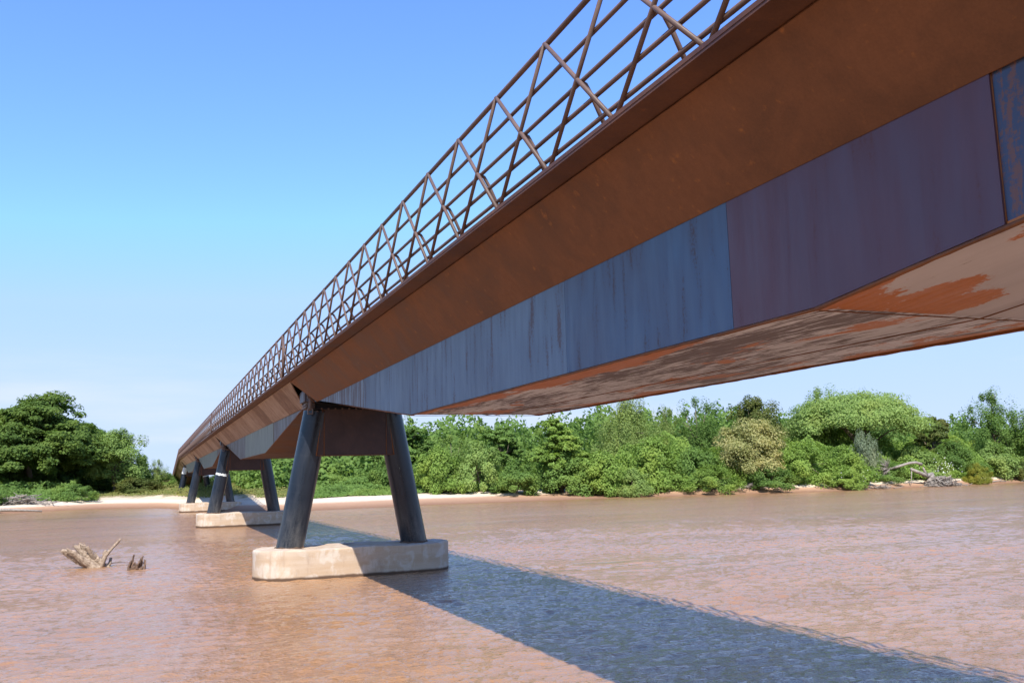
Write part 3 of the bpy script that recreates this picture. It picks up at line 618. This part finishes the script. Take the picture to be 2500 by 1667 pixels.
SHRUBS = [
 ('feather2',-4.9,130,7.2,4.2,'pale','wispy pale shrub beside the far end of the bridge'),
 ('bush1',82.1,66.3,7.6,4.2,'grey','silver grey shrub below the umbrella tree'),
 ('bush3',100.2,64.8,2.9,3.8,'yellow','yellow green shrub at the water edge right of the brush pile'),
 ('bush2',22.1,83,5.9,6,'mid','round shrub at the back of the beach just right of the nearest right pier leg'),
 ('bush1',27.2,78,6.7,7.5,'bright','tall shrub behind the beach, second right of the nearest pier'),
 ('bush3',31.9,77,7.1,7,'light','pale green vine-covered shrub left of the deep green leafy tree'),
 ('bush2',35.,73.4,4.6,6.5,'mid','low shrub behind the bleached branch on the beach'),
 ('bush1',45.1,70.4,5.6,8,'bright','bright vine-draped shrub at the foot of the deep green leafy tree'),
 ('bush2',52.,70,6.9,9,'bright','tall vine-covered shrub below the drooping willow-like tree'),
 ('bush1',57.5,67.5,5.9,8,'mid','shrub between the willow-like tree and the cream flowering tree'),
 ('bush3',70.6,64.4,5.9,8.5,'bright','bright shrub on the steep bank right of the cream flowering tree'),
 ('bush2',77.,65,5.4,8.5,'bright','vine-covered shrub left of the white fallen trunk'),
 ('bush1',92.5,67.2,5.4,8,'light','shrub with white blossoms above the brush pile'),
 ('bush3',100.5,69,6.1,8.5,'mid','shrub above the yellow green one, on the right bank'),
 ('bush2',109.5,69.5,5.6,8,'light','pale shrub above the small sandy landing at far right'),
 ('bush3',47.8,67.6,3.4,5,'light','small round pale shrub at the sand edge in mid bank'),
 ('bush1',84.,65,3.9,6,'mid','low shrub under the root plate of the white fallen trunk'),
 ('bush2',111.5,67.8,3.2,3.8,'olive','small dry shrub at the water edge by the right photo edge'),
 ('bush1',64.5,63.2,3.6,6.5,'mid','low shrub spilling over the bank under the cream flowering tree'),
 ('bush3',57.,64.6,3.5,7,'bright','low bright shrub on the bank left of the cream flowering tree'),
 ('bush2',75.,62.6,3.0,6.,'bright','low blossoming shrub beside the bare sand slip'),
 ('bush1',-25.5,103,3.6,6,'mid','shrub among dead branches on the left bank'),
 ('bush2',-34.,102,5.0,9,'bright','bright shrub on the far left bank at the photo edge'),
 ('bush3',-15.5,112,3.3,7,'mid','low shrub in the shade under the huge dark left tree'),
 ('bush1',-7.5,124,4.2,8,'olive','scrubby bush on the sandy slope left of the far bridge end'),
 ('bush3',-3.2,131,4.6,5,'mid','bush against the left side of the far bridge end'),
 ('bush2',4.6,128,4.4,7,'dark','dark bush under the farthest span beside the last pier'),
 ('bush1',13.,101,3.6,7,'light','low shrub on the sand right of the second pier leg'),
 ('bush2',19.,90,3.8,7,'mid','low shrub seen between the nearest pier legs'),
 ('bush2',41.5,72.6,5.6,8,'mid','rounded shrub directly in front of the deep green leafy tree'),
 ('bush3',0.5,134,3.9,6,'dark','dark bush under the low end of the ramp'),
]
for pr, x, y, zt, W, mt, lb in SHRUBS: plant('shrub', 'shrub', pr, x, y, zt, W, mt, lb, SG)

def scatter_mass(name, label, cat, xr, n, dfun, hfun, size, mat, seed, depth=.9):
    rng = np.random.default_rng(seed); x = rng.uniform(*xr, n); d0, d1 = dfun; y = shore(x)+rng.uniform(d0, d1, n)
    h = hfun(x, y-shore(x)); nz = .12+.75*vnoise(x, y, 2.9, seed)+.55*(vnoise(x, y, 1.1, seed+1)-.4)+.35*vnoise(x, y, 7, seed+2); hh = np.maximum(h*nz, .1)
    z = gz(x, y) + hh*(1-depth*rng.uniform(0, 1, n)**2.2)
    e = .3; gx = (vnoise(x+e, y, 2.2, seed)-vnoise(x-e, y, 2.2, seed))*h*1.2; gy = (vnoise(x, y+e, 2.2, seed)-vnoise(x, y-e, 2.2, seed))*h*1.2
    nr = np.stack([-gx, -gy-.5, np.ones(n)*.7], 1) + rng.normal(size=(n,3))*.5
    me = leaf_mesh(name, np.stack([x,y,z],1), nr, np.full(n, size), mat, rng); o = link(name, me); tag(o, label, cat, kind='stuff'); return o
scatter_mass('undergrowth', 'tangle of vines and undergrowth covering the right far bank', 'undergrowth', (44,130), 190000, (2.2, 17), lambda x, d: np.interp(d, [2,4,9,17],[1.2,2.9,4.8,6.2]), .18, LM['bright'], 31)
scatter_mass('undergrowth', 'low undergrowth behind the beach in mid bank', 'undergrowth', (10,46), 60000, (11, 30), lambda x, d: np.interp(d, [11,14,20,30],[.4,1.6,3.4,5.])*np.interp(x, [10,20,28],[.3,.55,1]), .22, LM['mid'], 37)
scatter_mass('distant_wood', 'continuous wood behind the riverside trees', 'wood', (5,150), 120000, (22, 60), lambda x, d: np.interp(d, [22,34,60],[6.,9.5,11.])*np.interp(x, [5,14,30,60], [.45,.6,.85,1]), .42, LM['mid'], 41, .8)
scatter_mass('distant_wood', 'dark wood behind the left bank trees', 'wood', (-80,-6), 60000, (26, 60), lambda x, d: np.interp(d, [26,36,60],[3.5,6.,9.])*np.interp(x, [-20,-6], [1, .35]), .42, LM['dark'], 43, .9)
scatter_mass('undergrowth', 'low green undergrowth on the left bank under the trees', 'undergrowth', (-70,-16), 40000, (8, 32), lambda x, d: np.interp(d, [8,13,30],[.4,1.8,2.8]), .24, LM['mid'], 44)
scatter_mass('grass', 'rough grass on the sandy slope around the last pier', 'grass', (-17,14), 26000, (17, 60), lambda x, d: np.interp(d, [17,24,60],[.25,.7,1.2]), .16, LM['grass'], 47)
scatter_mass('grass', 'patchy grass along the top of the beach', 'grass', (5,46), 14000, (12.5, 20), lambda x, d: np.interp(d, [12,20],[.2,.6]), .14, LM['grass'], 49)

# ------------------------------------------------------------------ driftwood, fallen trunks
def limb(mb, pts, r0, r1, n=9, jag=.0, rng=None):
    k = len(pts); mb.tube(pts, [r0+(r1-r0)*i/(k-1) + (rng.uniform(-jag,jag) if rng else 0) for i in range(k)], n)
rg = random.Random(9)
def splinter_plank(mb, a, b, wd, th, rng, segs=7):
    a = Vector(a); b = Vector(b); d = (b-a).normalized(); s_ = d.cross(Vector((.3,1,.2))).normalized(); t_ = d.cross(s_)
    pts = []; 
    vs = []; fs = []; K = 10
    for i in range(segs+1):
        f = i/segs; c = a.lerp(b, f) + s_*rng.uniform(-.02,.02) + t_*rng.uniform(-.02,.02); ww = wd*(1-.45*f)*rng.uniform(.85,1.15); tt = th*(1-.5*f)*rng.uniform(.85,1.15)
        for k in range(K):
            an = 2*math.pi*k/K; rr = 1+rng.uniform(-.18,.18)
            e = d*(rng.uniform(-.10,.16) if i == segs else 0)
            vs.append(c + s_*math.cos(an)*ww*rr + t_*math.sin(an)*tt*rr + e)
    for i in range(segs):
        for k in range(K): q = i*K+k; r_ = i*K+(k+1)%K; fs.append((q, r_, r_+K, q+K))
    fs.append(tuple(range(segs*K, segs*K+K))); mb.add(vs, fs)
st = empty('driftwood_stump', (-8.1, 8.2, 0)); tag(st, 'large pale splintered driftwood stump with a raised branch, standing in the river at left', 'driftwood')
mb = MB()
for (ax, az, bx, bz, wd) in [(.15,-.15,-.92,.60,.13),(.2,-.1,-.80,.68,.12),(.25,-.1,-.55,.74,.12),(.3,-.12,-.35,.80,.12),(.35,-.1,-.18,.70,.10),(.2,-.2,-.70,.42,.12),(.45,-.15,.05,.42,.14),(.1,-.2,-.35,.30,.16)]:
    splinter_plank(mb, (ax, rg.uniform(-.2,.2), az), (bx, rg.uniform(-.25,.25), bz), wd*1.45, wd*1.1, rg)
mb.build('trunk', M['deadwood'], st)
mb = MB(); limb(mb, [(.30,-.18,-.15),(.36,-.2,.15),(.46,-.2,.42),(.68,-.18,.68),(.86,-.16,.88),(.96,-.15,1.0)], .095, .035, 9, .012, rg); limb(mb, [(.42,-.2,.3),(.40,-.16,.48),(.47,-.12,.60)], .07, .045, 8, .01, rg)
limb(mb, [(.5,-.1,-.1),(.6,0,.1),(.64,.02,.32)], .08, .04, 8, .01, rg); mb.build('branch', M['deadwood'], st, True)
mb = MB()
limb(mb, [(.6,-.2,-.02),(.9,-.25,.05),(1.35,-.2,.02),(1.6,-.1,.16)], .016, .007, 5); limb(mb, [(-.3,-.2,.05),(-.9,-.2,.06),(-1.2,-.15,.10)], .014, .006, 5); limb(mb, [(.2,-.1,.1),(.9,.3,.1),(1.3,.6,.05)], .014, .006, 5)
limb(mb, [(-.9,0,.5),(-1.3,.1,.3),(-1.75,.2,.14)], .006, .003, 4); limb(mb, [(-.9,0,.6),(-1.2,.1,.62),(-1.6,.2,.42)], .006, .003, 4)
mb.build('twig', M['deadwood'], st, True)
st2 = MB()
for i in range(9):
    x = -.26+i*.065; splinter_plank(st2, (x, rg.uniform(-.1,.1), -.15), (x+.07+rg.uniform(-.02,.05), rg.uniform(-.1,.1), [.26,.40,.22,.17,.2,.27,.38,.30,.24][i]), .065, .06, rg, 5)
o = st2.build('driftwood_chunk', M['darkwood']); o.location = (-6.6, 6.1, 0); tag(o, 'small dark jagged driftwood chunk in the water right of the pale stump', 'driftwood')

def brush(name, x, y, w_, d_, h_, n, mat, seed, label, r=.03, ln_=1.5, cat='brush pile'):
    rr = random.Random(seed); mb = MB()
    for i in range(n):
        cxx = rr.gauss(0, w_*.25); cyy = rr.gauss(0, d_*.25); hz = h_*max(0, 1-(abs(cxx)/(w_*.55))**1.5)*rr.uniform(.05, 1); a = rr.uniform(0, 6.28); t = rr.gauss(0, .30); l2 = ln_*rr.uniform(.3, 1)
        dx, dy, dz = math.cos(a)*math.cos(t)*l2/2, math.sin(a)*math.cos(t)*l2/2, math.sin(t)*l2/2
        mb.tube([(cxx-dx, cyy-dy, hz-dz), (cxx+rr.uniform(-.1,.1), cyy, hz+rr.uniform(-.05,.12)), (cxx+dx, cyy+dy, hz+dz)], [r*rr.uniform(.6,1.5), r, r*.4], 5)
    o = mb.build(name, mat, None, True); o.location = (x, y, max(float(gz(x, y)), 0)+.02); tag(o, label, cat); return o
brush('brush_pile', 90.9, 62.3, 5.2, 2., 1.35, 260, M['greywood'], 3, 'pile of bleached tangled branches at the right bank water edge', .055, 2.0)
brush('brush_pile', -21.5, 103.5, 6, 2.5, 1.1, 130, M['greywood'], 4, 'heap of dead grey branches on the left bank', .05, 2.4)
brush('dead_brush', 112.5, 66.6, 3.4, 2, 1.7, 120, M['greywood'], 5, 'dry grey twigs at the bank by the right photo edge', .035, 1.6)
brush('dead_brush', 62.0, 64.0, 4, 1.6, .6, 70, M['greywood'], 6, 'sparse dead twigs below the cream flowering tree', .03, 1.5)
brush('dead_brush', 58.2, 69., 3, 1.5, .5, 60, M['darkwood'], 8, 'small dark driftwood tangle at the end of the beach', .05, 1.3)
brush('dead_brush', 80.0, 61.6, 4, 1.2, .4, 60, M['greywood'], 10, 'thin dead twigs on the bare sand slip of the right bank', .03, 1.6)
ft = empty('fallen_tree', (86, 63.0, 0)); tag(ft, 'pale fallen trunk arching out of the right bank with a grey root plate', 'fallen tree')
mb = MB(); limb(mb, [(-2.7,.9,2.35),(-1.2,.3,2.75),(.4,0,3.15),(1.5,-.1,3.2),(2.4,-.1,2.95)], .15, .19, 9, .015, rg); mb.build('trunk', M['greywood'], ft, True)
mb = MB()
for i in range(80):
    a = rg.uniform(1.6, 4.4); b = rg.uniform(-.9,.9); l2 = rg.uniform(.8, 2.0); e = Vector((math.cos(a)*l2, math.sin(b)*l2*.6, math.sin(a)*l2*.8)); c0 = Vector((-2.3,.8,2.5))
    mb.tube([c0, c0+e*.55+Vector((0,0,rg.uniform(-.1,.2))), c0+e], [.05,.03,.012], 4)
mb.build('root', M['greywood'], ft, True)
lg = empty('fallen_log', (88.6, 62.9, 0)); tag(lg, 'thick grey log with a stub leaning over a dark root hollow, above the brush pile', 'fallen log')
mb = MB(); limb(mb, [(-2.2,-.1,2.35),(-.6,0,1.85),(.6,.1,1.45),(1.7,.2,1.6)], .2, .30, 9, .02, rg); limb(mb, [(.5,0,1.5),(.2,0,2.1),(.0,0,2.55)], .2, .1, 8); limb(mb, [(1.6,.2,1.55),(1.0,.1,.7),(.2,0,.1)], .38, .25, 9, .03, rg); limb(mb, [(-2.1,-.1,2.3),(-2.35,-.2,1.2),(-2.6,-.3,.4)], .07, .05, 6)
mb.build('trunk', M['greywood'], lg, True)
mb = MB()
for i in range(40):
    a = rg.uniform(3.4, 6.0); l2 = rg.uniform(.5, 1.3); c0 = Vector((1.1,.2,.9)); e = Vector((math.cos(a)*l2, rg.uniform(-.3,.3), math.sin(a)*l2*.6)); mb.tube([c0, c0+e*.5, c0+e], [.06,.04,.015], 4)
mb.build('root', M['darkwood'], lg, True)
mb = MB(); limb(mb, [(0,0,.1),(-1.2,.2,.75),(-2.4,.3,1.35),(-3.8,.2,1.45),(-4.6,.1,1.7)], .16, .07, 8, .012, rg); limb(mb, [(-3.2,.25,1.42),(-4.2,0,1.1),(-5.2,-.2,.35)], .09, .04, 7)
o = mb.build('bare_branch', M['greywood'], None, True); o.location = (40.5, 80.5, float(gz(40.5,80.5))); o.scale = (1,1,.75); tag(o, 'bleached bare branch lying on the beach before the deep green leafy tree', 'branch')
mb = MB(); limb(mb, [(-3,.2,.35),(-1.2,.1,.30),(.6,0,.18),(2.2,-.2,.05)], .22, .10, 9, .02, rg); limb(mb, [(-2.6,0,.3),(-3.1,.2,1.2),(-3.3,.2,2.0)], .09, .05, 6)
o = mb.build('drift_log', M['greywood'], None, True); o.location = (-20.5, 97.8, .05); tag(o, 'grey log lying along the left bank water line', 'log')
mb = MB(); limb(mb, [(-1.6,0,.1),(0,.1,.22),(1.4,.1,.1)], .09, .05, 7, .01, rg); limb(mb, [(.2,.1,.15),(1.0,.4,.5)], .05, .02, 6)
o = mb.build('drift_log', M['greywood'], None, True); o.location = (105.5, 65.9, float(gz(105.5, 65.9))+.02); tag(o, 'thin pale log on the little sandy landing at the right', 'log')
# white blossoms on the vines
def blossoms(cx0, cy0, cz0, rx, ry, rz, n, seed, label):
    rng = np.random.default_rng(seed); p = np.stack([rng.normal(cx0, rx, n), rng.normal(cy0, ry, n), rng.normal(cz0, rz, n)], 1)
    nr = np.tile(np.array([[-.5,-1,.4]]), (n,1)) + rng.normal(size=(n,3))*.3; o = link('blossoms', leaf_mesh('blossoms', p, nr, np.full(n, .095), M['petal'], rng, 1.)); tag(o, label, 'blossoms', kind='stuff')
blossoms(92.2, 62.9, 2.6, 1.6, .3, .7, 55, 1, 'white vine blossoms over the log and brush pile')
blossoms(76., 60.9, 1.5, 1.6, .3, .6, 30, 2, 'white vine blossoms on the low shrub by the bare sand slip')
